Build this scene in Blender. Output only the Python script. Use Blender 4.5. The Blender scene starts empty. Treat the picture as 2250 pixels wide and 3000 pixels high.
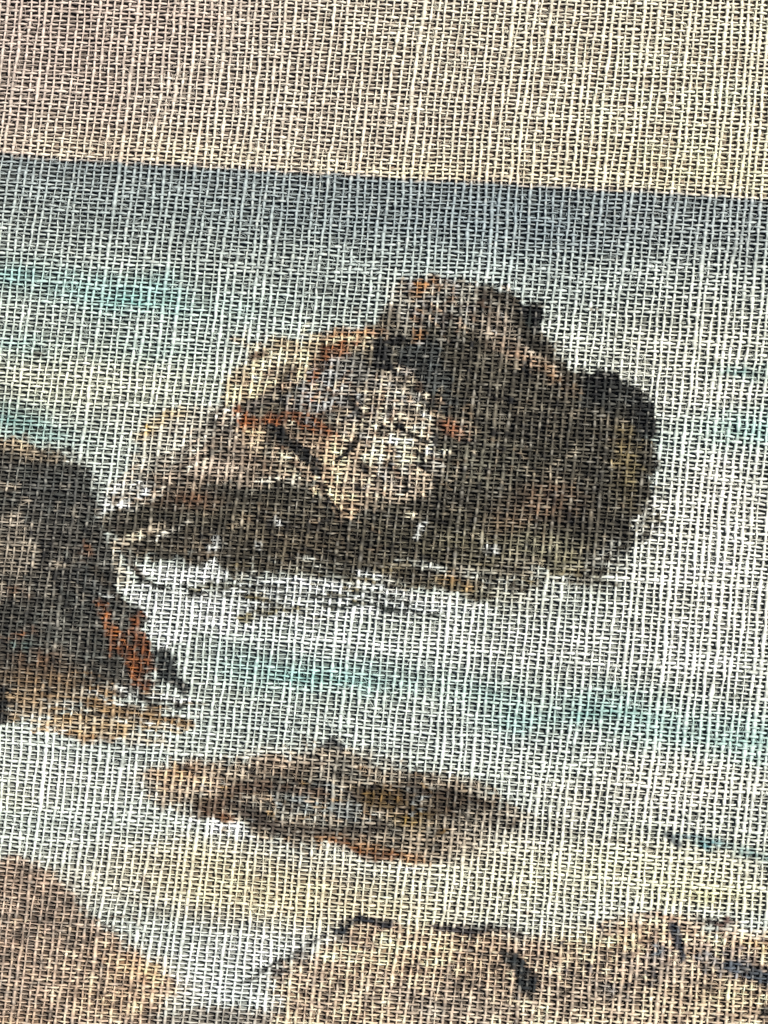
import bpy, math
import numpy as np

rng = np.random.default_rng(11)
sc = bpy.context.scene

# ------------------------------------------------------------------ camera, light, exposure
S = 1.0e-4                      # metres per drawing unit: the cloth in view is 225 x 300 mm
W, H = 2250.0, 3000.0
CAM_H = 0.62
cam = bpy.data.cameras.new('camera')
cam_o = bpy.data.objects.new('camera', cam)
sc.collection.objects.link(cam_o)
cam_o.location = (0, 0, CAM_H)
cam.sensor_fit = 'VERTICAL'
cam.sensor_height = 32.0
cam.lens = 32.0 * CAM_H / (H * S)
cam.clip_start = 0.01
cam.clip_end = 50
sc.camera = cam_o

SUN_EL, SUN_AZ = math.radians(54), math.radians(50)      # azimuth clockwise from +Y
world = bpy.data.worlds.new('World'); sc.world = world
world.use_nodes = True
nt = world.node_tree
sky = nt.nodes.new('ShaderNodeTexSky')
sky.sky_type = 'NISHITA'; sky.sun_disc = False
sky.sun_elevation = SUN_EL; sky.sun_rotation = SUN_AZ
bg = nt.nodes['Background']; bg.inputs['Strength'].default_value = 0.05
nt.links.new(sky.outputs['Color'], bg.inputs['Color'])
sun = bpy.data.lights.new('sun', 'SUN'); sun.energy = 4.2; sun.angle = math.radians(0.6)
sun.color = (1.0, 0.965, 0.90)
sun_o = bpy.data.objects.new('sun', sun); sc.collection.objects.link(sun_o)
sun_o.rotation_euler = (math.pi/2 - SUN_EL, 0, -SUN_AZ + math.pi)
sun_o.location = (0.5, 0.5, 1)
sc.view_settings.view_transform = 'Standard'
sc.view_settings.look = 'None'
sc.view_settings.exposure = 0.7
sc.view_settings.gamma = 1.0

# ------------------------------------------------------------------ noise helpers
def lattice(shape):
    return rng.uniform(-1, 1, shape)

class Noise2:
    """smooth value noise, cell sizes sx, sy in drawing units"""
    def __init__(self, sx, sy, x0=-700, y0=-700, x1=3000, y1=3800):
        self.sx, self.sy, self.x0, self.y0 = sx, sy, x0, y0
        self.g = lattice((int((y1-y0)/sy)+3, int((x1-x0)/sx)+3))
    def __call__(self, x, y):
        u = np.clip((x-self.x0)/self.sx, 0, self.g.shape[1]-2.001)
        v = np.clip((y-self.y0)/self.sy, 0, self.g.shape[0]-2.001)
        i = u.astype(int); j = v.astype(int)
        u = u-i; v = v-j
        u = u*u*(3-2*u); v = v*v*(3-2*v)
        g = self.g
        return (g[j, i]*(1-u)+g[j, i+1]*u)*(1-v)+(g[j+1, i]*(1-u)+g[j+1, i+1]*u)*v

def noise1(t, scale):
    u = (t-t.min())/scale
    g = rng.uniform(-1, 1, int(u.max())+3)
    i = u.astype(int); f = u-i; f = f*f*(3-2*f)
    return g[i]*(1-f)+g[i+1]*f

# ------------------------------------------------------------------ the printed picture (ink colour on the cloth)
# F units: the picture is 1659 x 2212 of them; painted on a grid that reaches past the cut edge
FX = W/1659.0
G = 2.0
MX = 150.0
gx = np.arange(-MX, 1659+MX, G); gy = np.arange(-MX, 2212+MX, G)
PX, PY = np.meshgrid(gx, gy)
n_big = Noise2(160, 90, -400, -400, 2200, 2700)
n_med = Noise2(46, 30, -400, -400, 2200, 2700)
n_sml = Noise2(14, 11, -400, -400, 2200, 2700)
n_fin = Noise2(5, 5, -400, -400, 2200, 2700)
NB, NM, NS, NF = (n(PX, PY) for n in (n_big, n_med, n_sml, n_fin))
WX = PX + 10*n_med(PX+311, PY+97) + 8*n_sml(PX+57, PY+13) + 5*n_fin(PX+9, PY+31)
WY = PY + 8*n_med(PX-177, PY+211) + 7*n_sml(PX-23, PY+41) + 5*n_fin(PX+19, PY-37)

def lin(c):
    c = np.asarray(c, float)/255.0
    return np.where(c <= 0.04045, c/12.92, ((c+0.055)/1.055)**2.4)

def sstep(e0, e1, x):
    t = np.clip((x-e0)/(e1-e0), 0, 1)
    return t*t*(3-2*t)

IMG = np.zeros(PX.shape+(3,))
def mix(mask, col, box=None):
    c = lin(col)
    if box is None:
        IMG[:] = IMG*(1-mask[..., None]) + c*mask[..., None]
    else:
        IMG[box] = IMG[box]*(1-mask[..., None]) + c*mask[..., None]

def box_of(x0, x1, y0, y1, pad):
    i0 = max(0, int((x0-pad+MX)/G)); i1 = min(PX.shape[1], int((x1+pad+MX)/G)+1)
    j0 = max(0, int((y0-pad+MX)/G)); j1 = min(PX.shape[0], int((y1+pad+MX)/G)+1)
    return (slice(j0, j1), slice(i0, i1))

ROCK = np.zeros(PX.shape)
def poly(pts, col, a=1.0, soft=10.0, grain=0.25, rock=False):
    """an inked area with a rough wet edge"""
    p = np.array(pts, float)
    b = box_of(p[:, 0].min(), p[:, 0].max(), p[:, 1].min(), p[:, 1].max(), soft*2+20)
    x, y = WX[b], WY[b]
    inside = np.zeros(x.shape, bool); d2 = np.full(x.shape, 1e9)
    for k in range(len(p)):
        ax, ay = p[k]; bx, by = p[(k+1) % len(p)]
        if ay != by:
            c = ((ay > y) != (by > y)) & (x < (bx-ax)*(y-ay)/(by-ay)+ax)
            inside ^= c
        ex, ey = bx-ax, by-ay
        t = np.clip(((x-ax)*ex+(y-ay)*ey)/(ex*ex+ey*ey+1e-9), 0, 1)
        d2 = np.minimum(d2, (x-ax-t*ex)**2+(y-ay-t*ey)**2)
    d = np.sqrt(d2)*np.where(inside, -1, 1)
    soft = soft*1.1
    m = 1-sstep(-soft, soft, d)
    m = sstep(.22, .78, m+(.34*NF[b]+.30*NS[b])*4*m*(1-m))
    if rock:
        ROCK[b] = np.maximum(ROCK[b], m)
    mix(np.clip(m*a*(1+grain*NS[b]), 0, 1), col, b)

REPLAY = []
def stroke(pts, w, col, a=1.0, soft=6.0, grain=0.3, again=True):
    """a brush line; w is its half width or one half width for each point"""
    if again and sum(col) < 226:
        REPLAY.append((pts, w, col, a, soft, grain, False))
    p = np.array(pts, float); ws = np.broadcast_to(np.asarray(w, float), (len(p),))
    b = box_of(p[:, 0].min(), p[:, 0].max(), p[:, 1].min(), p[:, 1].max(), ws.max()+soft*2+16)
    x = PX[b]*.45+WX[b]*.55; y = PY[b]*.45+WY[b]*.55
    best = np.full(x.shape, 1e9)
    for k in range(len(p)-1):
        ax, ay = p[k]; bx, by = p[k+1]
        ex, ey = bx-ax, by-ay
        t = np.clip(((x-ax)*ex+(y-ay)*ey)/(ex*ex+ey*ey+1e-9), 0, 1)
        best = np.minimum(best, np.hypot(x-ax-t*ex, y-ay-t*ey)-(ws[k]*(1-t)+ws[k+1]*t))
    m = (1-sstep(-soft*.5, soft*.6, best))*np.clip(1.12+.55*NF[b]+.4*NS[b], .35, 1)
    mix(np.clip(m*a*(1+grain*NS[b]), 0, 1), col, b)

def wash(cx, cy, rx, ry, col, a=0.8, slope=0.06):
    """a soft-edged patch of wash"""
    b = box_of(cx-rx, cx+rx, cy-ry, cy+ry, max(rx, ry)*.8+20)
    x, y = WX[b], WY[b]
    r = np.hypot((x-cx)/rx, (y-cy-slope*(x-cx))/ry)
    m = np.exp(-r**2*1.1)
    mix(np.clip(m*a*(1+.3*NM[b]+.15*NS[b]), 0, 1), col, b)

# sky ---------------------------------------------------------------
t = np.clip(PX/1659, 0, 1)[..., None]
IMG[:] = lin((202, 184, 172))*(1-t)+lin((246, 224, 200))*t
wash(200, 40, 520, 200, (190, 170, 160), .6)
wash(330, 330, 330, 60, (236, 206, 180), .7); wash(1000, 385, 300, 40, (244, 210, 174), .7)
wash(1500, 380, 330, 90, (248, 222, 188), .8); wash(1420, 150, 260, 120, (248, 228, 204), .5)
wash(860, 120, 220, 160, (232, 212, 192), .5); wash(560, 190, 200, 120, (222, 208, 192), .5)
# sea ---------------------------------------------------------------
hz = 338+0.0555*PX+4*NS+2*NF
below = sstep(-9, 9, PY-hz)
sea_t = np.clip((PY-hz)/330, 0, 1)[..., None]**.8
sea = lin((150, 159, 163))*(1-sea_t)+lin((222, 228, 220))*sea_t
deep = sstep(430, 900, PY-hz)[..., None]
sea = sea*(1-deep)+lin((226, 232, 224))*deep
IMG[:] = IMG*(1-below[..., None])+sea*below[..., None]
wash(700, 470, 420, 60, (138, 149, 156), .6); wash(1150, 500, 300, 90, (134, 148, 158), .7)
wash(1500, 500, 240, 60, (160, 168, 172), .6); wash(350, 480, 300, 70, (152, 162, 162), .5)
wash(1480, 760, 260, 130, (238, 238, 224), .9); wash(1550, 1200, 250, 330, (244, 243, 232), .9)
wash(1560, 1130, 200, 60, (244, 234, 222), .6); wash(1300, 1420, 480, 90, (244, 246, 236), .8)
wash(700, 1390, 340, 60, (238, 246, 240), .8); wash(260, 800, 260, 70, (240, 244, 226), .8)
wash(100, 830, 180, 60, (246, 244, 220), .8); wash(330, 900, 130, 60, (240, 238, 222), .6)
wash(1480, 1680, 260, 90, (242, 238, 226), .8); wash(1000, 1580, 240, 70, (240, 244, 240), .7)
wash(200, 1680, 260, 110, (240, 245, 240), .8); wash(240, 1840, 180, 60, (238, 243, 238), .7)
wash(40, 1720, 90, 30, (246, 240, 216), .7)
for a in ((620, 1400, 260, 50, .6), (930, 1440, 260, 40, .6), (300, 720, 240, 60, .5), (1300, 640, 260, 60, .6), (900, 560, 300, 50, .5), (700, 640, 200, 60, .5), (1480, 1010, 120, 50, .5), (260, 1620, 160, 30, .5), (180, 1770, 150, 50, .6),
          (560, 1560, 240, 40, .5), (1200, 1600, 260, 40, .5), (440, 1990, 120, 60, .7), (330, 1040, 90, 40, .5), (1500, 1480, 160, 36, .5)):
    wash(*a[:4], (186, 197, 196), a[4])
# turquoise in the water
TQ = (170, 209, 206)
for a in ((36, 600, 80, 26, .9), (190, 622, 70, 20, .6), (270, 640, 120, 28, .9), (345, 620, 45, 22, .8), (40, 745, 90, 22, .5),
          (500, 665, 120, 26, .3), (1600, 800, 70, 16, .9), (1625, 925, 90, 36, .8), (1520, 955, 130, 40, .5),
          (1405, 1035, 36, 30, .6), (560, 1430, 70, 30, .7), (690, 1462, 150, 30, .8), (860, 1470, 90, 22, .5),
          (1050, 1498, 80, 20, .7), (1110, 1552, 80, 20, .7), (1330, 1535, 150, 30, .95), (1480, 1575, 140, 34, .9),
          (1620, 1600, 110, 34, .95), (1240, 1660, 60, 20, .35), (330, 760, 100, 30, .35), (1300, 1490, 60, 16, .5)):
    wash(a[0], a[1], a[2]*1.1, a[3]*1.5, TQ, a[4])
wash(20, 905, 90, 42, (118, 164, 160), .9); wash(120, 945, 80, 24, (140, 176, 172), .7)
wash(300, 655, 70, 12, (124, 180, 172), .7); wash(1330, 1542, 90, 10, (110, 172, 166), .7); wash(1600, 1606, 90, 10, (122, 180, 174), .6)
wash(1610, 803, 60, 8, (100, 160, 150), .7); wash(700, 1468, 100, 10, (120, 190, 184), .5)
IMG[:] = np.where(below[..., None] > .5, IMG*np.array((.77, .80, .80)), IMG)
wash(1530, 1120, 190, 400, (240, 238, 228), .8); wash(1260, 1400, 420, 60, (234, 238, 232), .75); wash(1480, 760, 200, 90, (228, 228, 214), .7); wash(150, 1690, 200, 70, (232, 236, 228), .7); wash(260, 820, 200, 40, (228, 230, 212), .6); wash(700, 1390, 240, 30, (228, 236, 232), .7); wash(1450, 1690, 260, 60, (234, 230, 218), .7)
wash(1600, 800, 70, 14, (110, 150, 148), .8); wash(1600, 930, 110, 34, (150, 196, 190), .7); wash(1420, 960, 90, 40, (190, 214, 208), .5)
# sand and shore ------------------------------------------------------
wash(560, 1910, 330, 80, (230, 208, 176), .95); wash(760, 1960, 240, 60, (230, 206, 172), .9); wash(430, 1870, 150, 60, (222, 206, 174), .7)
wash(1100, 1900, 260, 70, (240, 232, 206), .9); wash(1420, 1880, 300, 70, (244, 232, 202), .9)
wash(1000, 1850, 200, 60, (238, 232, 212), .6); wash(560, 2060, 200, 60, (226, 230, 226), .9); wash(480, 2140, 120, 60, (224, 230, 230), .8)
wash(1530, 1935, 120, 24, (232, 214, 168), .7)
# broad rock (upper) --------------------------------------------------
RT, RD = (102, 93, 79), (66, 62, 53)
poly([(225, 1120), (250, 1075), (300, 1025), (380, 960), (470, 890), (500, 800), (580, 738), (690, 716), (800, 714), (838, 660), (875, 612), (950, 598), (1060, 618),
      (1120, 650), (1165, 705), (1190, 750), (1240, 806), (1330, 806), (1400, 850), (1418, 920), (1412, 1010), (1402, 1110), (1380, 1160), (1330, 1190),
      (1280, 1250), (1180, 1235), (1090, 1250), (1060, 1300), (950, 1268), (800, 1244), (700, 1236), (490, 1246), (470, 1205), (430, 1214), (300, 1208), (250, 1175)], RT, 1, 7, rock=True)
poly([(500, 800), (585, 738), (690, 718), (800, 714), (815, 745), (760, 760), (700, 770), (680, 830), (620, 835), (560, 870), (505, 900), (488, 872)], (206, 184, 152), .95, 9)
poly([(225, 1075), (285, 988), (310, 945), (370, 905), (440, 880), (490, 895), (440, 945), (385, 985), (320, 1030), (260, 1072)], (196, 192, 178), .95, 10)
poly([(385, 990), (470, 930), (520, 920), (600, 1000), (660, 1040), (560, 1048), (430, 1050), (330, 1075), (240, 1104), (300, 1050)], (142, 126, 110), .95, 9)
poly([(690, 790), (760, 770), (815, 800), (790, 850), (760, 900), (720, 905), (640, 890), (590, 868), (680, 838)], (118, 116, 112), .95, 9)
poly([(740, 850), (830, 810), (880, 850), (930, 920), (940, 985), (930, 1060), (820, 1092), (740, 1104), (690, 1050), (700, 980)], (172, 152, 130), .95, 9)
poly([(505, 905), (600, 915), (700, 930), (720, 980), (690, 1040), (600, 1040), (520, 990)], (150, 128, 106), .9, 9)
wash(600, 775, 70, 24, (240, 218, 182), .9); wash(560, 840, 40, 18, (226, 200, 164), .8); wash(450, 1008, 40, 18, (196, 174, 156), .8); wash(365, 902, 40, 12, (200, 160, 104), .9, -.3); wash(318, 934, 24, 12, (206, 158, 92), .9, -.3)
stroke([(620, 828), (560, 868), (500, 905), (440, 945), (380, 985)], (9, 14, 26, 16, 12), (96, 88, 82), .85, 10)
stroke([(395, 985), (350, 1012), (300, 1040)], (9, 7, 4), (110, 104, 96), .8, 6)
wash(510, 985, 60, 40, (138, 122, 108), .7); wash(450, 1000, 40, 20, (206, 186, 168), .7)
stroke([(745, 752), (700, 764), (684, 800), (674, 846)], (10, 18, 14, 15), (122, 72, 42), .95, 8)
stroke([(700, 725), (770, 718), (830, 716)], (10, 8, 6), (150, 100, 60), .7, 10)
stroke([(520, 902), (560, 914), (630, 902), (680, 914), (716, 948)], (14, 11, 12, 14, 16), (132, 78, 46), .95, 7)
poly([(690, 940), (730, 950), (745, 1000), (740, 1060), (775, 1085), (770, 1118), (735, 1118), (700, 1070), (672, 1045), (690, 1000)], (236, 198, 162), .9, 8)
wash(840, 960, 60, 60, (242, 216, 182), .95); wash(800, 900, 60, 50, (216, 202, 180), .85); wash(850, 880, 40, 50, (206, 196, 180), .8); wash(850, 1040, 80, 36, (210, 190, 168), .8)
wash(620, 1005, 34, 26, (226, 214, 186), .85); stroke([(560, 1038), (645, 1042)], 5, (226, 220, 204), .8, 6)
# dark body of that rock
poly([(812, 738), (860, 728), (1000, 690), (1100, 700), (1180, 760), (1240, 806), (1330, 808), (1400, 852), (1416, 930), (1408, 1090), (1340, 1170), (1240, 1180), (1100, 1215),
      (1000, 1240), (800, 1238), (690, 1232), (490, 1238), (470, 1195), (420, 1212), (340, 1200), (250, 1165), (222, 1140), (330, 1078), (430, 1052), (560, 1050), (655, 1040), (700, 1092), (760, 1132),
      (830, 1098), (930, 1070), (950, 1010), (945, 930), (905, 880), (860, 800)], RD, .97, 7)
poly([(840, 745), (940, 730), (970, 800), (1000, 890), (940, 880), (890, 830)], (60, 64, 64), .9, 12)
poly([(980, 620), (1050, 624), (1100, 660), (1130, 720), (1180, 780), (1230, 820), (1150, 800), (1080, 760), (990, 700), (860, 720), (850, 670), (890, 630)], (138, 132, 120), .75, 14)
wash(1120, 765, 60, 24, (166, 136, 112), .9, .5); wash(1190, 812, 50, 14, (150, 112, 78), .8, .6); wash(1060, 690, 60, 30, (120, 104, 90), .8, .4)
wash(975, 650, 50, 34, (168, 168, 158), .8); wash(910, 620, 44, 14, (146, 98, 56), .95, -.2)
stroke([(905, 630), (900, 690), (905, 735)], 10, (128, 90, 56), .7, 8); stroke([(860, 640), (880, 715), (850, 735)], (10, 16, 20), (92, 88, 80), .8, 8)
wash(850, 640, 20, 30, (238, 230, 214), .7)
stroke([(1046, 620), (1090, 640), (1118, 668)], (6, 8, 8), (62, 56, 48), .85, 6)
stroke([(1150, 668), (1152, 700), (1158, 722)], (13, 18, 8), (36, 40, 38), .98, 5); stroke([(1120, 690), (1150, 745), (1190, 775), (1230, 812)], (7, 7, 5, 5), (58, 54, 46), .8, 6)
stroke([(815, 742), (822, 775), (842, 800)], (14, 20, 10), (40, 40, 40), .95, 6)
stroke([(842, 798), (880, 830), (915, 872), (934, 912), (945, 960)], (7, 6, 5, 5, 7), (32, 34, 36), .95, 4)
stroke([(858, 790), (896, 826), (926, 870)], (4, 5, 3), (226, 202, 178), .9, 4); stroke([(930, 930), (944, 985), (936, 1020)], (3, 5, 4), (222, 218, 206), .85, 5)
poly([(1250, 810), (1300, 800), (1335, 812), (1400, 850), (1416, 900), (1414, 960), (1350, 950), (1300, 880), (1250, 880)], (44, 46, 45), .95, 7)
wash(974, 922, 26, 13, (140, 88, 60), 1.0, .2); wash(985, 926, 20, 8, (150, 90, 58), .8)
stroke([(770, 852), (768, 880), (790, 905)], (13, 15, 7), (48, 48, 50), .9, 6); stroke([(782, 925), (772, 948), (748, 978)], (8, 6, 9), (40, 38, 40), .9, 5)
stroke([(800, 915), (840, 930), (885, 938), (915, 950)], (7, 10, 6, 5), (38, 36, 38), .92, 4); stroke([(905, 985), (918, 1002)], (10, 15), (46, 52, 60), .9, 7)
stroke([(780, 1010), (850, 1012), (890, 1000)], (5, 8, 6), (84, 82, 84), .75, 8); wash(870, 1005, 36, 12, (70, 66, 66), .6)
stroke([(585, 928), (606, 938), (640, 966), (676, 992), (688, 1020)], (13, 15, 11, 15, 12), (46, 46, 44), .95, 6)
stroke([(582, 940), (574, 985), (590, 1010)], (8, 9, 5), (72, 70, 64), .8, 7)
wash(400, 1078, 60, 18, (108, 78, 58), .85); wash(560, 1120, 90, 30, (96, 88, 74), .6); wash(1185, 1080, 70, 36, (112, 86, 66), .85); wash(1110, 1130, 50, 30, (116, 92, 70), .8)
wash(1110, 880, 120, 60, (100, 94, 82), .6); wash(1040, 1000, 110, 50, (92, 90, 78), .6); wash(1340, 985, 20, 60, (132, 114, 74), .85, 0); wash(1364, 1035, 14, 44, (140, 124, 84), .7, 0)
wash(1300, 1040, 60, 80, (70, 68, 60), .5); wash(1000, 1170, 160, 40, (106, 100, 80), .7); wash(1225, 1215, 60, 34, (122, 116, 86), .85, .3); wash(1180, 1180, 60, 30, (128, 124, 104), .7)
wash(640, 1180, 130, 40, (94, 84, 68), .7); wash(420, 1180, 60, 26, (88, 76, 62), .7); wash(1272, 1250, 26, 12, (96, 88, 64), .85)
wash(1310, 1200, 60, 26, (150, 148, 140), .6, -.5); wash(1130, 1290, 70, 40, (180, 178, 166), .7); wash(1060, 1270, 60, 30, (150, 146, 124), .7)
for a in ((909, 1138, 8, 11), (595, 1127, 8, 8), (770, 1236, 26, 7), (800, 1244, 20, 5), (465, 1172, 20, 6), (905, 1160, 5, 9), (560, 1180, 5, 5), (1060, 1185, 7, 6)):
    wash(*a, (238, 242, 240), .95)
for (x, y, r1, r2, c_) in ((862, 962, 30, 20, (250, 236, 206)), (880, 985, 16, 10, (246, 230, 204)), (835, 845, 26, 9, (226, 218, 204)), (856, 868, 26, 10, (232, 226, 212)), (814, 832, 12, 8, (222, 206, 186)),
                           (812, 960, 16, 26, (240, 212, 184)), (800, 880, 12, 16, (214, 196, 176)), (892, 872, 9, 16, (230, 226, 214)), (806, 985, 18, 8, (236, 206, 176)), (845, 1040, 40, 8, (214, 196, 178)),
                           (880, 1055, 26, 7, (196, 188, 180)), (700, 870, 20, 9, (170, 172, 172)), (745, 840, 12, 22, (214, 208, 196)), (606, 1012, 8, 14, (240, 224, 190)), (560, 960, 14, 10, (236, 214, 176)),
                           (542, 930, 20, 8, (240, 206, 160)), (944, 1006, 5, 16, (232, 230, 220)), (934, 982, 5, 10, (236, 236, 230))):
    wash(x, y, r1, r2, c_, .9)
for (p_, w_, a_) in ((((758, 858), (764, 880), (776, 902)), (9, 12, 6), .97), (((790, 915), (764, 958), (727, 996)), (6, 6, 8), .95), (((822, 918), (830, 936), (846, 934)), (8, 9, 6), .97),
                     (((858, 916), (866, 924)), 8, .97), (((870, 932), (900, 944), (925, 956)), (5, 5, 4), .95), (((908, 984), (914, 1004)), (9, 11), .97), (((844, 1004), (846, 1016)), 8, .85), (((782, 1008), (788, 1026)), 7, .85),
                     (((770, 1050), (780, 1062)), 7, .9), (((812, 762), (818, 786), (846, 804)), (10, 17, 10), .97), (((836, 740), (870, 732), (884, 744)), (8, 10, 6), .9),
                     (((1132, 664), (1136, 690)), 7, .95), (((1150, 660), (1158, 690), (1160, 720)), (8, 11, 6), .98), (((1262, 818), (1292, 806), (1330, 816)), (9, 9, 7), .95), (((1290, 810), (1284, 860)), (9, 8), .9),
                     (((1408, 868), (1416, 920), (1412, 946)), (5, 7, 4), .95), (((1380, 850), (1390, 930)), 6, .7), (((590, 930), (606, 936)), 13, .97), (((640, 962), (676, 992)), (8, 12), .9), (((690, 1030), (712, 1080), (738, 1112)), (6, 6, 4), .9)):
    stroke(p_, np.asarray(w_)*.85, (18, 19, 20), a_, 4)
for k_ in range(150):
    x_ = rng.uniform(500, 1330); y_ = 1236+(20 if x_ > 900 else 0)-max(0, x_-1200)*.25+rng.normal(0, 16)
    stroke([(x_, y_), (x_+rng.uniform(20, 70), y_+rng.uniform(-2, 10))], rng.uniform(1.5, 5), ((70, 64, 52), (104, 92, 66), (204, 208, 200), (150, 146, 132))[k_ % 4], .8, 4)
for k_ in range(70):
    y_ = rng.uniform(1080, 1240); x_ = 1405-max(0, y_-1110)*.95+rng.normal(0, 14)
    stroke([(x_, y_), (x_-rng.uniform(4, 26), y_+rng.uniform(10, 30))], rng.uniform(1.5, 4), ((56, 52, 44), (90, 84, 66), (210, 212, 204))[k_ % 3], .85, 4)
# white tip, loop and surf at its left foot
poly([(220, 1062), (262, 1042), (345, 1046), (330, 1062), (290, 1082), (236, 1106), (214, 1112)], (240, 242, 238), .95, 6)
stroke([(408, 1128), (350, 1160), (330, 1170)], (3, 3, 2), (226, 220, 206), .9, 4); stroke([(350, 1138), (300, 1157), (262, 1172), (248, 1190), (258, 1220), (272, 1262)], (7, 9, 7, 6, 9, 12), (226, 208, 182), .9, 6)
poly([(300, 1222), (420, 1220), (440, 1204), (478, 1212), (482, 1262), (400, 1264), (330, 1256), (290, 1240)], (242, 246, 244), .95, 7)
poly([(270, 1262), (400, 1270), (640, 1266), (830, 1262), (1000, 1300), (1060, 1330), (900, 1330), (640, 1345), (420, 1370), (350, 1400), (310, 1330)], (236, 242, 240), .9, 12)
stroke([(270, 1190), (290, 1228), (305, 1252)], (8, 6, 5), (74, 66, 58), .8, 6)
stroke([(300, 1255), (335, 1266), (368, 1271)], (4, 4, 2), (36, 38, 38), .95, 3); stroke([(395, 1262), (420, 1280), (450, 1284)], (3, 5, 3), (40, 42, 42), .9, 4)
stroke([(440, 1262), (480, 1268), (530, 1264), (600, 1250)], (4, 10, 8, 4), (84, 82, 70), .85, 6)
stroke([(600, 1280), (700, 1288), (800, 1282), (880, 1300)], (3, 3, 4, 4), (70, 72, 66), .85, 4)
stroke([(450, 1290), (540, 1288), (620, 1296)], (3, 4, 2), (96, 94, 84), .75, 5)
stroke([(522, 1336), (545, 1328), (640, 1312), (720, 1312)], (9, 10, 5, 3), (118, 106, 66), .9, 6)
stroke([(700, 1306), (800, 1308), (880, 1319), (948, 1333)], (3, 4, 5, 3), (38, 46, 42), .95, 3.5)
stroke([(560, 1255), (660, 1262), (750, 1272)], (6, 10, 6), (244, 250, 250), .95, 6); stroke([(820, 1278), (940, 1290), (1040, 1308)], (5, 6, 4), (240, 240, 232), .9, 6)
stroke([(760, 1262), (860, 1268), (960, 1256), (1030, 1270)], (6, 6, 10, 8), (112, 98, 70), .8, 7); wash(985, 1254, 30, 10, (166, 120, 70), .8); stroke([(1040, 1280), (1056, 1300), (1098, 1330)], (8, 8, 5), (106, 104, 92), .7, 8)
# rock cut by the left edge -------------------------------------------
poly([(-160, 945), (40, 950), (120, 968), (180, 1000), (200, 1040), (214, 1100), (232, 1150), (250, 1190), (255, 1250), (268, 1290), (304, 1314), (314, 1350), (328, 1400), (332, 1482), (290, 1488), (200, 1474), (110, 1500), (40, 1530), (-160, 1560)], (68, 66, 61), 1, 13, rock=True)
wash(60, 976, 80, 16, (206, 182, 150), .95, .15); wash(180, 1010, 40, 14, (110, 108, 100), .7, .6); wash(20, 1190, 90, 60, (128, 116, 102), .7); wash(80, 1140, 60, 40, (100, 96, 90), .5)
wash(130, 1060, 90, 50, (66, 68, 68), .7); wash(200, 1260, 40, 60, (64, 66, 66), .7); wash(150, 1360, 70, 60, (88, 88, 82), .6)
wash(186, 1187, 14, 10, (176, 112, 66), .9); wash(44, 1276, 22, 14, (120, 86, 62), .8); wash(40, 1372, 36, 7, (120, 80, 54), .8, -.2); wash(44, 1396, 22, 7, (126, 160, 156), .8)
wash(80, 1425, 60, 20, (104, 72, 48), .8, .15); wash(90, 1470, 110, 30, (120, 96, 70), .8)
stroke([(214, 1302), (232, 1335), (262, 1390), (300, 1450), (312, 1480)], (8, 12, 15, 19, 17), (126, 72, 36), .95, 7)
stroke([(290, 1340), (312, 1390), (326, 1440)], (9, 12, 8), (112, 64, 36), .75, 7)
stroke([(350, 1415), (362, 1450), (392, 1486)], (18, 20, 10), (50, 54, 54), .95, 8); stroke([(200, 1220), (240, 1270), (270, 1300)], (6, 6, 4), (70, 64, 56), .8, 7)
poly([(-160, 1490), (60, 1492), (200, 1474), (300, 1490), (220, 1508), (140, 1540), (40, 1550), (-160, 1600)], (146, 122, 94), .85, 9)
poly([(20, 1545), (130, 1545), (220, 1520), (300, 1530), (410, 1560), (400, 1576), (320, 1570), (260, 1600), (180, 1604), (110, 1570)], (178, 150, 112), .85, 10)
stroke([(170, 1512), (260, 1530), (340, 1546), (408, 1562)], (8, 9, 7, 9), (128, 100, 66), .9, 6); stroke([(110, 1568), (170, 1592), (240, 1600)], (4, 9, 8), (140, 108, 76), .85, 7); wash(320, 1600, 60, 12, (206, 170, 124), .6)
stroke([(190, 1492), (260, 1490), (330, 1500), (410, 1512)], (4, 6, 7, 5), (242, 246, 244), .95, 5)
stroke([(250, 1497), (310, 1501), (330, 1498)], (4, 3, 2), (46, 46, 48), .9, 3.5); stroke([(378, 1520), (396, 1523)], (5, 5), (36, 36, 36), .9, 4)
stroke([(-150, 1490), (4, 1500), (8, 1540), (-20, 1570)], (20, 13, 12, 14), (34, 34, 34), .95, 6)
# low rock in the surf -------------------------------------------------
poly([(315, 1690), (360, 1655), (400, 1640), (470, 1645), (560, 1632), (640, 1614), (720, 1604), (800, 1628), (880, 1650), (980, 1668), (1040, 1700), (1090, 1735), (1150, 1765), (1060, 1790),
      (1030, 1850), (940, 1862), (860, 1868), (760, 1830), (640, 1820), (560, 1800), (470, 1770), (400, 1740), (340, 1730)], (152, 138, 120), .9, 26, rock=True)
wash(395, 1664, 56, 22, (186, 142, 106), .95, -.2); wash(350, 1695, 44, 20, (196, 164, 134), .8); wash(450, 1690, 40, 24, (190, 156, 128), .6)
stroke([(425, 1745), (480, 1728), (520, 1700), (590, 1700), (700, 1716)], (8, 16, 16, 12, 8), (88, 72, 60), .9, 9); stroke([(450, 1752), (490, 1764)], (9, 8), (86, 58, 40), .85, 7)
wash(600, 1650, 70, 24, (168, 142, 120), .7); wash(660, 1725, 100, 44, (116, 116, 108), .9); wash(720, 1760, 70, 24, (128, 130, 124), .7); wash(700, 1650, 60, 20, (150, 146, 136), .6)
poly([(760, 1690), (830, 1692), (900, 1700), (1000, 1700), (1070, 1735), (1000, 1760), (900, 1768), (830, 1760), (765, 1730)], (78, 64, 46), .9, 9)
wash(810, 1722, 50, 24, (104, 78, 34), .85); wash(890, 1775, 44, 22, (132, 104, 40), .9); wash(990, 1745, 70, 16, (58, 52, 46), .9, .1); wash(975, 1700, 50, 16, (134, 116, 98), .7)
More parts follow.
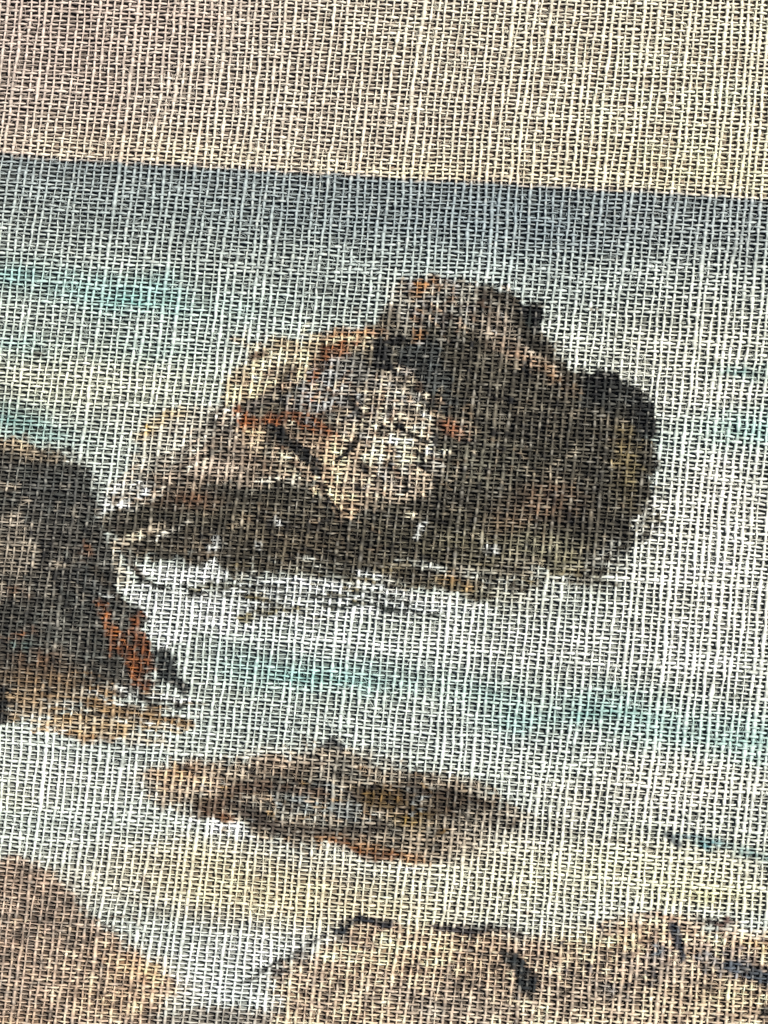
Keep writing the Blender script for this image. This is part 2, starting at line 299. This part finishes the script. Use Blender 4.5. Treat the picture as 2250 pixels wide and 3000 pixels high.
stroke([(560, 1780), (640, 1792), (740, 1795), (830, 1790)], (10, 13, 10, 8), (74, 66, 58), .85, 9); stroke([(690, 1806), (760, 1822), (830, 1838), (910, 1862)], (10, 12, 14, 10), (130, 94, 62), .9, 8)
stroke([(720, 1812), (790, 1842), (850, 1850)], (5, 7, 6), (120, 70, 30), .7, 6); wash(990, 1806, 60, 34, (142, 130, 116), .85); wash(930, 1830, 60, 26, (164, 136, 108), .6)
wash(660, 1722, 60, 26, (132, 142, 144), .8); wash(700, 1752, 50, 14, (150, 158, 158), .7); stroke([(500, 1735), (560, 1760), (600, 1785)], (14, 16, 10), (62, 54, 48), .8, 10); stroke([(560, 1690), (620, 1668), (700, 1640)], (10, 8, 5), (92, 76, 62), .7, 10)
wash(840, 1730, 70, 22, (72, 58, 36), .85); stroke([(880, 1700), (960, 1712), (1050, 1735)], (8, 10, 8), (70, 58, 48), .8, 9); wash(1090, 1790, 90, 30, (190, 180, 164), .7); wash(1020, 1850, 80, 26, (206, 196, 176), .7); wash(430, 1735, 40, 12, (120, 96, 78), .7)
poly([(415, 1755), (470, 1770), (560, 1795), (555, 1815), (470, 1800), (400, 1780)], (240, 244, 242), .85, 9)
stroke([(700, 1612), (722, 1606), (740, 1614)], (5, 8, 4), (54, 54, 56), .85, 5); stroke([(1120, 1756), (1180, 1772), (1260, 1800), (1340, 1822), (1420, 1832)], (4, 5, 4, 4, 3), (110, 106, 98), .75, 7)
wash(1080, 1765, 60, 22, (136, 124, 110), .7, .3); stroke([(1110, 1780), (1120, 1788)], 6, (52, 50, 48), .8, 5)
wash(1250, 1745, 90, 50, (226, 220, 204), .6); wash(1480, 1806, 60, 10, (110, 134, 142), .8); wash(1530, 1822, 50, 13, (96, 138, 144), .95); wash(1625, 1848, 50, 13, (100, 140, 142), .9)
stroke([(1440, 1800), (1462, 1822)], (7, 8), (66, 74, 78), .7, 6)
# bottom left rock ------------------------------------------------------
poly([(-160, 1842), (50, 1856), (105, 1885), (150, 1932), (200, 1985), (262, 2032), (330, 2082), (384, 2118), (376, 2140), (330, 2212), (300, 2380), (-160, 2380)], (182, 158, 140), .95, 14, rock=True)
wash(60, 1900, 100, 40, (150, 126, 108), .8, .3); wash(120, 1960, 70, 50, (152, 132, 116), .7); wash(20, 2050, 90, 60, (152, 126, 108), .7); wash(60, 1990, 60, 30, (134, 116, 104), .5)
wash(290, 2090, 80, 34, (232, 182, 138), .9, .3); wash(200, 2080, 90, 40, (214, 180, 150), .7); wash(250, 2160, 120, 40, (230, 188, 148), .7); wash(60, 2160, 120, 40, (176, 152, 134), .6); wash(40, 2200, 120, 40, (196, 160, 130), .6)
poly([(340, 2190), (440, 2176), (560, 2170), (640, 2190), (640, 2380), (300, 2380)], (158, 146, 134), .8, 12); wash(470, 2195, 30, 16, (98, 90, 82), .8); wash(580, 2196, 30, 14, (100, 88, 76), .8); wash(330, 2180, 30, 20, (120, 116, 110), .7)
# bottom right rock -----------------------------------------------------
poly([(600, 2090), (680, 2056), (730, 2010), (780, 1992), (900, 1990), (1000, 2000), (1060, 2014), (1180, 2040), (1290, 2012), (1330, 1985), (1420, 1976), (1500, 1990), (1600, 2004), (1820, 2010), (1820, 2380), (560, 2380), (600, 2180)], (224, 190, 162), .9, 26, rock=True)
wash(860, 2080, 130, 50, (238, 200, 166), .9); wash(1000, 2060, 100, 34, (240, 200, 162), .8); wash(1390, 2030, 110, 34, (238, 196, 160), .9); wash(1240, 2040, 80, 40, (240, 216, 180), .6)
wash(700, 2140, 80, 40, (206, 184, 160), .7); wash(950, 2170, 150, 50, (176, 164, 150), .85); wash(1300, 2160, 160, 60, (184, 164, 142), .8); wash(1080, 2110, 50, 60, (206, 178, 150), .6); wash(640, 2110, 40, 30, (200, 178, 156), .6)
wash(1560, 2150, 130, 50, (214, 188, 152), .7); wash(1640, 2036, 60, 16, (240, 184, 136), .9); wash(1230, 2140, 90, 24, (140, 130, 118), .7); wash(1420, 2090, 80, 30, (160, 150, 140), .7); wash(800, 2190, 90, 30, (222, 190, 158), .6)
wash(1410, 2056, 24, 20, (96, 116, 130), .9); wash(1310, 2130, 30, 20, (88, 96, 102), .8); wash(1160, 2050, 60, 20, (120, 98, 84), .7, .3)
poly([(1500, 2050), (1580, 2060), (1680, 2096), (1820, 2120), (1820, 2160), (1660, 2138), (1590, 2112), (1520, 2100)], (108, 108, 110), .85, 10); stroke([(1570, 2082), (1620, 2100), (1680, 2124)], (10, 14, 12), (64, 70, 78), .9, 7)
stroke([(520, 2124), (560, 2100), (610, 2072), (660, 2042), (700, 2016)], (3, 5, 5, 4, 4), (70, 70, 70), .85, 5); stroke([(596, 2100), (612, 2096)], 8, (70, 62, 60), .8, 5); stroke([(640, 2066), (652, 2060)], 6, (70, 60, 56), .8, 5)
stroke([(722, 2010), (742, 2004), (760, 1990), (774, 1980)], (7, 12, 11, 8), (42, 48, 54), .97, 5); stroke([(774, 1984), (806, 1990), (838, 1994)], (7, 6, 9), (44, 46, 52), .92, 5)
stroke([(940, 2000), (980, 2006), (1008, 2012), (1050, 2004)], (4, 8, 13, 8), (62, 58, 60), .88, 6); stroke([(1050, 2004), (1110, 2012), (1140, 2018)], (4, 4, 3), (76, 66, 60), .8, 5)
stroke([(1094, 2056), (1106, 2068), (1122, 2094), (1136, 2130), (1142, 2150)], (8, 16, 15, 18, 10), (36, 40, 42), .98, 4.5); stroke([(1114, 2120), (1112, 2170), (1110, 2200)], (6, 9, 4), (84, 82, 80), .75, 7)
stroke([(1140, 2095), (1164, 2100)], (5, 3), (50, 44, 42), .85, 4); wash(1112, 2066, 5, 9, (220, 222, 220), .8, 0); wash(1130, 2110, 5, 5, (210, 206, 198), .8, 0)
stroke([(1452, 2002), (1462, 2030), (1472, 2070)], (13, 13, 9), (50, 56, 66), .95, 5); stroke([(1440, 2020), (1450, 2050)], (5, 5), (90, 84, 80), .7, 5)
stroke([(1360, 1970), (1420, 1968), (1450, 1985)], (3, 5, 4), (120, 92, 74), .75, 6); stroke([(1548, 1996), (1566, 1994), (1580, 1990)], (5, 8, 3), (90, 64, 58), .9, 4); stroke([(1528, 1984), (1536, 1986)], 6, (40, 36, 36), .9, 4)
stroke([(1510, 2040), (1560, 2050), (1610, 2046)], (7, 8, 5), (84, 82, 84), .8, 8)
poly([(1632, 2180), (1660, 2168), (1760, 2170), (1760, 2230), (1650, 2206), (1638, 2200)], (26, 28, 28), .97, 5)
def pick(x, y):
    return IMG[int(np.clip((y+MX)/G, 0, PX.shape[0]-1)), int(np.clip((x+MX)/G, 0, PX.shape[1]-1))].copy()
def dab(x, y, dx, dy, w, lin_col, a):
    b = box_of(min(x, x+dx), max(x, x+dx), min(y, y+dy), max(y, y+dy), w+6)
    u, v = PX[b], PY[b]
    if u.size == 0:
        return
    t = np.clip(((u-x)*dx+(v-y)*dy)/(dx*dx+dy*dy), 0, 1)
    m = np.clip((1-sstep(-1.2, 2.2, np.hypot(u-x-t*dx, v-y-t*dy)-w*(1-.7*t)))*a*(1+.4*NF[b]), 0, 1)[..., None]
    IMG[b] = IMG[b]*(1-m)+lin_col*m
gyr, gxr = np.gradient(ROCK)
edge = np.argwhere(np.hypot(gyr, gxr) > .05)
for j, i in edge[rng.choice(len(edge), 2600)]:                       # ragged outlines
    x, y = i*G-MX, j*G-MX; th = rng.uniform(0, 2*np.pi); L = rng.uniform(6, 22)
    sx, sy = x+rng.normal(0, 9), y+rng.normal(0, 9)
    dab(sx, sy, L*math.cos(th), .75*L*math.sin(th), rng.uniform(1.5, 4.5), pick(sx, sy), .95)
inside = np.argwhere(ROCK > .6)
for j, i in inside[rng.choice(len(inside), 3800)]:                   # broken strokes on the stone
    x, y = i*G-MX, j*G-MX; th = rng.normal(.6, .9); L = rng.uniform(6, 24)
    c_ = pick(x+rng.normal(0, 9), y+rng.normal(0, 9))*(rng.choice((.22, .4, .65, 1.3, 1.9), p=(.18, .22, .18, .24, .18)))+.004
    if c_.mean() > .3:
        c_ = pick(x, y)*rng.choice((.55, .75, .9, 1.15, 1.3))
    dab(x, y, L*math.cos(th), L*math.sin(th), rng.uniform(2.5, 7.5), np.clip(c_, 0, .8), rng.uniform(.5, .95))
for _ in range(3800):                                               # level drags in the water and the sand
    x, y = rng.uniform(-60, 1700), rng.uniform(420, 2212)
    i, j = int((x+MX)/G), int((y+MX)/G)
    if ROCK[j, i] < .2 and y > 345+.0555*x:
        L = rng.uniform(12, 60)
        c_ = pick(x+rng.normal(0, 16), y+rng.normal(0, 7))*rng.choice((.55, .75, 1.15, 1.3))
        dab(x, y, L, L*.06+rng.normal(0, 1.5), rng.uniform(.8, 2.6), np.clip(c_, 0, .86), rng.uniform(.3, .8))
def scatter(n, cx, cy, rx, ry, cols, ang, spread, l0, l1, w0, w1, a=.9):
    for _ in range(n):
        u, v = rng.normal(0, .5, 2); th = rng.normal(ang, spread); L = rng.uniform(l0, l1)
        L *= 1.35
        dab(cx+u*rx, cy+v*ry, L*math.cos(th), L*math.sin(th), rng.uniform(w0, w1)*1.6, lin(cols[rng.integers(len(cols))]), rng.uniform(.6, 1)*a)
BK, CR, PK, GR, BR = (22, 22, 24), (240, 224, 196), (220, 188, 160), (134, 132, 130), (96, 74, 58)
scatter(150, 845, 950, 80, 120, (BK, CR, CR, PK, PK, GR, BR, (232, 228, 216)), 1.2, 1.2, 6, 22, 1.8, 6)
scatter(60, 800, 870, 60, 50, (BK, CR, GR, GR, BR, PK), .9, 1.2, 5, 20, 1.2, 4.5)
scatter(70, 610, 980, 70, 60, (BK, CR, BR, PK, BR), .6, .9, 5, 22, 1.2, 5)
scatter(70, 690, 850, 90, 60, (GR, (160, 162, 162), BR, BK, PK), -.3, .8, 6, 24, 1.2, 5)
scatter(60, 590, 790, 90, 50, (CR, PK, BR, CR), -.5, .6, 6, 24, 1.5, 5)
scatter(110, 960, 660, 110, 60, (BK, GR, BR, PK, (170, 168, 160), (60, 50, 42)), .9, .8, 6, 24, 1.2, 5)
scatter(260, 1120, 960, 270, 230, (BK, BK, (40, 36, 32), (112, 102, 86), (128, 118, 102), (92, 78, 62)), 1.1, .9, 5, 20, 1.2, 4.5)
scatter(160, 640, 1150, 260, 80, (BK, BK, (40, 36, 32), (112, 102, 86), (92, 78, 62)), .2, .7, 5, 22, 1.2, 4)
scatter(260, 110, 1240, 150, 260, (BK, (34, 34, 34), (110, 104, 94), (96, 92, 86)), 1.0, .9, 5, 20, 1.2, 4.5)
scatter(60, 25, 1180, 60, 120, ((150, 138, 122), (134, 124, 112)), 1.0, .9, 6, 22, 2, 6)
for _ in range(110):                                                 # pale slope running down to the left
    u = rng.uniform(0, 1); x_ = 235+u*265+rng.normal(0, 8); y_ = 1075-u*185+rng.normal(0, 26)+12
    L = rng.uniform(14, 46); dab(x_, y_, L*.82, -L*.56, rng.uniform(1.5, 5), lin(((222, 216, 202), (206, 196, 180), (150, 142, 130), (92, 84, 76), (200, 180, 160))[rng.integers(5)]), .9)
scatter(110, 640, 1290, 260, 34, (BK, (70, 68, 58), (110, 98, 66), (226, 234, 232), (236, 242, 240)), .08, .12, 16, 60, 1, 3.2)
scatter(80, 230, 1530, 170, 50, ((110, 86, 60), (150, 118, 80), (230, 234, 228), (60, 54, 48)), .14, .15, 14, 50, 1, 3.4)
scatter(150, 690, 1725, 320, 80, ((70, 60, 50), (104, 84, 64), (160, 140, 118), (140, 146, 146), (40, 36, 34), (120, 92, 52)), .25, .5, 8, 34, 1.2, 4.5)
scatter(130, 1380, 2090, 330, 80, ((60, 60, 64), (110, 104, 98), (90, 76, 66), (232, 200, 166), (150, 134, 118)), .5, .8, 6, 26, 1.2, 4.5)
scatter(80, 900, 2110, 260, 90, ((130, 118, 106), (226, 196, 166), (160, 146, 132), (90, 80, 72)), .4, .8, 6, 26, 1.2, 4.5)
scatter(120, 130, 2050, 200, 140, ((140, 126, 114), (120, 106, 94), (206, 178, 152), (90, 80, 72)), .6, .7, 6, 26, 1.2, 4.5)
for q_ in [q for q in REPLAY if not (q[2] != (18, 19, 20) and 735 < np.mean(q[0], 0)[0] < 960 and 780 < np.mean(q[0], 0)[1] < 1080)]:                                                   # the darkest lines are inked last
    stroke(q_[0], np.asarray(q_[1])*1.0, *q_[2:])
# small uneven patches everywhere in the ink
IMG *= (1+.08*NB+.10*NM+.08*NS)[..., None]
IMG *= np.clip(1+ROCK*(.22*NM+.42*NS+.34*NF), .25, 1.8)[..., None]
IMG *= np.array((1.0, .985, .925))
IMG = np.clip(IMG, .012, .93)

def ink(x, y):
    """ink colour (linear) at drawing-unit positions, bilinear"""
    u = np.clip((x/FX+MX)/G, 0, PX.shape[1]-1.001); v = np.clip((y/FX+MX)/G, 0, PX.shape[0]-1.001)
    i = u.astype(int); j = v.astype(int); u = (u-i)[..., None]; v = (v-j)[..., None]
    return (IMG[j, i]*(1-u)+IMG[j, i+1]*u)*(1-v)+(IMG[j+1, i]*(1-u)+IMG[j+1, i+1]*u)*v

# ------------------------------------------------------------------ materials
def cloth_material(name, rough, grain_scale, grain, sheen=0.0, bump=0.0):
    m = bpy.data.materials.new(name); m.use_nodes = True
    n = m.node_tree.nodes; l = m.node_tree.links
    p = n['Principled BSDF']
    at = n.new('ShaderNodeAttribute'); at.attribute_name = 'ink'
    tc = n.new('ShaderNodeTexCoord')
    no = n.new('ShaderNodeTexNoise'); no.inputs['Scale'].default_value = grain_scale; no.inputs['Detail'].default_value = 3
    l.new(tc.outputs['Object'], no.inputs['Vector'])
    mr = n.new('ShaderNodeMapRange')
    mr.inputs['From Min'].default_value = .25; mr.inputs['From Max'].default_value = .75
    mr.inputs['To Min'].default_value = 1-grain; mr.inputs['To Max'].default_value = 1+grain
    l.new(no.outputs['Fac'], mr.inputs['Value'])
    vm = n.new('ShaderNodeVectorMath'); vm.operation = 'SCALE'
    l.new(at.outputs['Color'], vm.inputs[0]); l.new(mr.outputs['Result'], vm.inputs['Scale'])
    l.new(vm.outputs['Vector'], p.inputs['Base Color'])
    p.inputs['Roughness'].default_value = rough
    p.inputs['Specular IOR Level'].default_value = .25
    p.inputs['Sheen Weight'].default_value = sheen
    if bump:
        b = n.new('ShaderNodeBump'); b.inputs['Strength'].default_value = bump; b.inputs['Distance'].default_value = 2e-4
        l.new(no.outputs['Fac'], b.inputs['Height']); l.new(b.outputs['Normal'], p.inputs['Normal'])
    return m
M_THREAD = cloth_material('printed yarn', .8, 1700, .10, .0, .6)
M_BACK = cloth_material('gap shade', .9, 800, .85, 0, .5)

def build(name, verts, quads, cols, mat, parent):
    me = bpy.data.meshes.new(name)
    nv, nq = len(verts), len(quads)
    me.vertices.add(nv); me.vertices.foreach_set('co', np.ascontiguousarray(verts, np.float32).ravel())
    k = quads.shape[1]
    me.loops.add(nq*k); me.loops.foreach_set('vertex_index', np.ascontiguousarray(quads, np.int32).ravel())
    me.polygons.add(nq); me.polygons.foreach_set('loop_start', np.arange(0, nq*k, k, dtype=np.int32))
    me.update(calc_edges=True)
    me.polygons.foreach_set('use_smooth', np.ones(nq, bool))
    at = me.attributes.new('ink', 'FLOAT_COLOR', 'POINT')
    c = np.ones((nv, 4), np.float32); c[:, :3] = cols
    at.data.foreach_set('color', c.ravel())
    me.materials.append(mat)
    o = bpy.data.objects.new(name, me); sc.collection.objects.link(o)
    o.parent = parent
    return o

def world_xyz(x, y, z):
    return np.stack([(x-W/2)*S, (H/2-y)*S, z*S], -1)

# ------------------------------------------------------------------ the weave
PA, PB = 22.4, 12.4             # warp and weft pitch
MARG = 130.0                    # cloth kept past the picture's edge before it is cut
Z0 = 13.0                       # mid height of the weave over the table
fa1, fa2 = Noise2(420, 520), Noise2(46, 150)
fb1, fb2, fb3 = Noise2(520, 420), Noise2(170, 30), Noise2(60, 22)

def cloth_xy(a, b):
    """weave coordinates -> place on the table (the cloth lies a little skewed and pulled)"""
    x = a-0.112*(b-1500)-0.020*(a-1125)*(1500-b)/1500+9*fa1(a, b)+2.6*fa2(a, b)
    y = b+0.058*(a-1125)+0.014*(a-1125)*(b-1500)/1500+6*fb1(a, b)+1.8*fb2(a, b)+1.0*fb3(a, b)
    return x, y

cloth = bpy.data.objects.new('printed_cloth', None); sc.collection.objects.link(cloth)
cloth['label'] = 'loosely woven cream cloth printed with dark rocks standing in a pale turquoise sea'
cloth['category'] = 'printed cloth'

RING = 6
ang = (np.arange(RING)+.5)/RING*2*np.pi
CA, SA = np.cos(ang), np.sin(ang)

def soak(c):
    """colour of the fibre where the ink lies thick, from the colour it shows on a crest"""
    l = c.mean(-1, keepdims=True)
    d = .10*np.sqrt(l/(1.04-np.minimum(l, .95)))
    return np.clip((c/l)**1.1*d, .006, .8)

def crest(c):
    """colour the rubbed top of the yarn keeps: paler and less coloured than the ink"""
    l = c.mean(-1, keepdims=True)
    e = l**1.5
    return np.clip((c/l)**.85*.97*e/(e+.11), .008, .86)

full = Noise2(700, 600)
def fullness(x, y):
    return 1+.05*full(x, y)+.12*np.clip((x-1300)/900, 0, 1)*np.clip((y-500)/600, 0, 1)

def tube(name, x, y, z, hw, hh, wear, step):
    """one yarn: an uneven flattened tube along the path, cut at the cloth's edge"""
    keep = (x > -MARG) & (x < W+MARG) & (y > -MARG) & (y < H+MARG)
    if keep.sum() < 12:
        return None
    s = np.flatnonzero(keep); s = slice(s[0], s[-1]+1)
    x, y, z, hw, hh, wear = (q[s] for q in (x, y, z, hw, hh, wear))
    n = len(x); t = np.arange(n)*step
    tx, ty = np.gradient(x), np.gradient(y); L = np.hypot(tx, ty)+1e-9
    nx, ny = -ty/L, tx/L
    hw = hw*fullness(x, y)
    j = 1+.13*rng.standard_normal((n, RING)).clip(-2, 2)
    off = hw[:, None]*CA*j; up = hh[:, None]*SA*j
    vx = x[:, None]+nx[:, None]*off; vy = y[:, None]+ny[:, None]*off; vz = z[:, None]+up
    # the ink settled unevenly on each yarn: its edges run along the yarn, not along the drawn line
    jx = (5*noise1(t, 22))[:, None]; jy = (5*noise1(t, 22))[:, None]
    c = ink(vx+jx, vy+jy)
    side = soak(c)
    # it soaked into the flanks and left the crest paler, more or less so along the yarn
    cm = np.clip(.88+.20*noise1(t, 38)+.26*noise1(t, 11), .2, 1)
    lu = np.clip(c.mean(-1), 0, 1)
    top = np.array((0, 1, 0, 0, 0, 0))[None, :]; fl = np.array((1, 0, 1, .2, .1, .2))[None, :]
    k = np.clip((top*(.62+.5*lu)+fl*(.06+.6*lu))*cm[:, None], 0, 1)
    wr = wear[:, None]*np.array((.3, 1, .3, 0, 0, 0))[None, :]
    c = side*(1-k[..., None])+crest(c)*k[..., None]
    # bare fibre where the ink has rubbed off
    c = c*(1-wr[..., None])+(np.array((.46, .43, .36))+c*.5)*wr[..., None]
    V = world_xyz(vx, vy, vz).reshape(-1, 3)
    i = np.arange(n-1)[:, None]*RING; k = np.arange(RING)[None]; k2 = (k+1) % RING
    Q = np.stack([i+k, i+k2, i+RING+k2, i+RING+k], -1).reshape(-1, 4)
    return build(name, V, Q, c.reshape(-1, 3), M_THREAD, cloth)

def wear_noise(t, thr, sc_):
    return np.clip((noise1(t, sc_)*.6+noise1(t, sc_*3)*.5-thr)/.5, 0, 1)

aset = np.arange(-25, 132); bset = np.arange(-30, 290)
n_w = n_f = 0
bs = np.arange(-420, 3420, 4.5)
for i in aset:
    a = np.full(bs.shape, i*PA+rng.normal(0, 1.7)) + 2.4*noise1(bs, 90)+1.5*noise1(bs, 26)
    x, y = cloth_xy(a, bs)
    ph = np.pi*(bs/PB+i)
    over = np.cos(ph)
    base = 4.2*math.exp(rng.normal(0, .17))
    hw = base*(1+.15*noise1(bs, 240)+.26*noise1(bs, 46)+.30*noise1(bs, 14))*(1+.12*over)
    slub = np.clip(noise1(bs, 34)-.72, 0, 1)*9
    hw = np.clip(hw+slub, 1.5, 8)
    z = Z0+1.0+1.5*over+1.2*noise1(bs, 90)+1.2*noise1(bs, 30)
    o = tube('warp_thread', x, y, z, hw, np.clip(hw*.62, 1.4, 3.4), wear_noise(bs, .3, 9)*.42, 4.5)
    n_w += o is not None
as_ = np.arange(-420, 2680, 5.8)
for j in bset:
    b = np.full(as_.shape, j*PB+rng.normal(0, .9)) + 1.4*noise1(as_, 90)+1.3*noise1(as_, 28)
    x, y = cloth_xy(as_, b)
    over = -np.cos(np.pi*(as_/PA+j))
    base = 2.5*math.exp(rng.normal(0, .17))
    hw = base*(1+.18*noise1(as_, 180)+.34*noise1(as_, 46)+.3*noise1(as_, 17))*(1+.28*over)
    slub = np.clip(noise1(as_, 40)-.7, 0, 1)*7
    hw = np.clip(hw+slub, 1.0, 5.6)
    z = Z0-.8+2.8*over+.8*noise1(as_, 34)
    o = tube('weft_thread', x, y, z, hw, np.clip(hw*.7, 1.0, 2.6), wear_noise(as_, .3, 10)*.42, 5.8)
    n_f += o is not None

# sheet under the open weave; its darkened print colour stands in for gap shade
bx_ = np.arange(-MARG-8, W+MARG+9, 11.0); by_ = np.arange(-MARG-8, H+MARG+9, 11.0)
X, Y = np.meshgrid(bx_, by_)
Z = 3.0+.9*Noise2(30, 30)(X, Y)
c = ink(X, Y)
c = soak(c)*(.8+.5*np.clip(c.mean(-1, keepdims=True)*1.6, 0, 1))+.005  # print tint kept; the darkness imitates shade between the yarns
n, m = X.shape
i = np.arange(n-1)[:, None]*m+np.arange(m-1)[None]
Q = np.stack([i, i+m, i+m+1, i+1], -1).reshape(-1, 4)
back = build('shade_backing', world_xyz(X, Y, Z).reshape(-1, 3), Q, c.reshape(-1, 3), M_BACK, cloth)

# loose hairs standing off the yarns
NFZ = 14000
px = rng.uniform(-40, W+40, NFZ*3); py = rng.uniform(-40, H+40, NFZ*3)
sel = np.argsort(-(Noise2(60, 60)(px, py)+.9*rng.uniform(-1, 1, NFZ*3)))[:NFZ]; px, py = px[sel], py[sel]
ln = rng.gamma(2.2, 7.0, NFZ)+8; th = rng.uniform(0, 2*np.pi, NFZ); cu = rng.normal(0, .9, NFZ)
seg = 4
tt = np.linspace(0, 1, seg)
A = th[:, None]+cu[:, None]*tt*1.6
hx = px[:, None]+np.cumsum(np.cos(A), 1)*(ln/seg)[:, None]; hy = py[:, None]+np.cumsum(np.sin(A), 1)*(ln/seg)[:, None]
hz_ = Z0+1.5+2.6*np.sin(np.pi*tt)[None]*rng.uniform(.2, 1.2, NFZ)[:, None]
r = rng.uniform(.35, .75, NFZ)[:, None, None]
a3 = np.arange(3)/3*2*np.pi
nx, ny = -np.sin(A)[..., None], np.cos(A)[..., None]
vx = hx[..., None]+nx*r*np.cos(a3); vy = hy[..., None]+ny*r*np.cos(a3); vz = hz_[..., None]+r*np.sin(a3)
c = np.clip(crest(ink(vx, vy))*.8, 0, .9)
V = world_xyz(vx, vy, vz).reshape(-1, 3)
f = np.arange(NFZ)[:, None, None]*seg*3; s_ = np.arange(seg-1)[None, :, None]*3; k = np.arange(3)[None, None]; k2 = (k+1) % 3
Q = np.stack([f+s_+k, f+s_+k2, f+s_+3+k2, f+s_+3+k], -1).reshape(-1, 4)
fz = build('fuzz', V, Q, c.reshape(-1, 3), M_THREAD, cloth)
fz['kind'] = 'stuff'

# ------------------------------------------------------------------ the table under it
me = bpy.data.meshes.new('tabletop')
R = .45
me.from_pydata([(-R, -R, 0), (R, -R, 0), (R, R, 0), (-R, R, 0), (-R, -R, -.03), (R, -R, -.03), (R, R, -.03), (-R, R, -.03)], [],
               [(0, 1, 2, 3), (7, 6, 5, 4), (0, 4, 5, 1), (1, 5, 6, 2), (2, 6, 7, 3), (3, 7, 4, 0)])
mt = bpy.data.materials.new('dark board'); mt.use_nodes = True
p = mt.node_tree.nodes['Principled BSDF']; p.inputs['Roughness'].default_value = .6
no = mt.node_tree.nodes.new('ShaderNodeTexNoise'); no.inputs['Scale'].default_value = 60
rp = mt.node_tree.nodes.new('ShaderNodeValToRGB')
rp.color_ramp.elements[0].color = (.035, .033, .03, 1); rp.color_ramp.elements[1].color = (.06, .056, .05, 1)
mt.node_tree.links.new(no.outputs['Fac'], rp.inputs['Fac']); mt.node_tree.links.new(rp.outputs['Color'], p.inputs['Base Color'])
me.materials.append(mt)
tb = bpy.data.objects.new('tabletop', me); sc.collection.objects.link(tb); tb['kind'] = 'structure'
print('warps', n_w, 'wefts', n_f, 'tris', sum(len(o.data.polygons)*2 for o in sc.objects if o.type == 'MESH'))
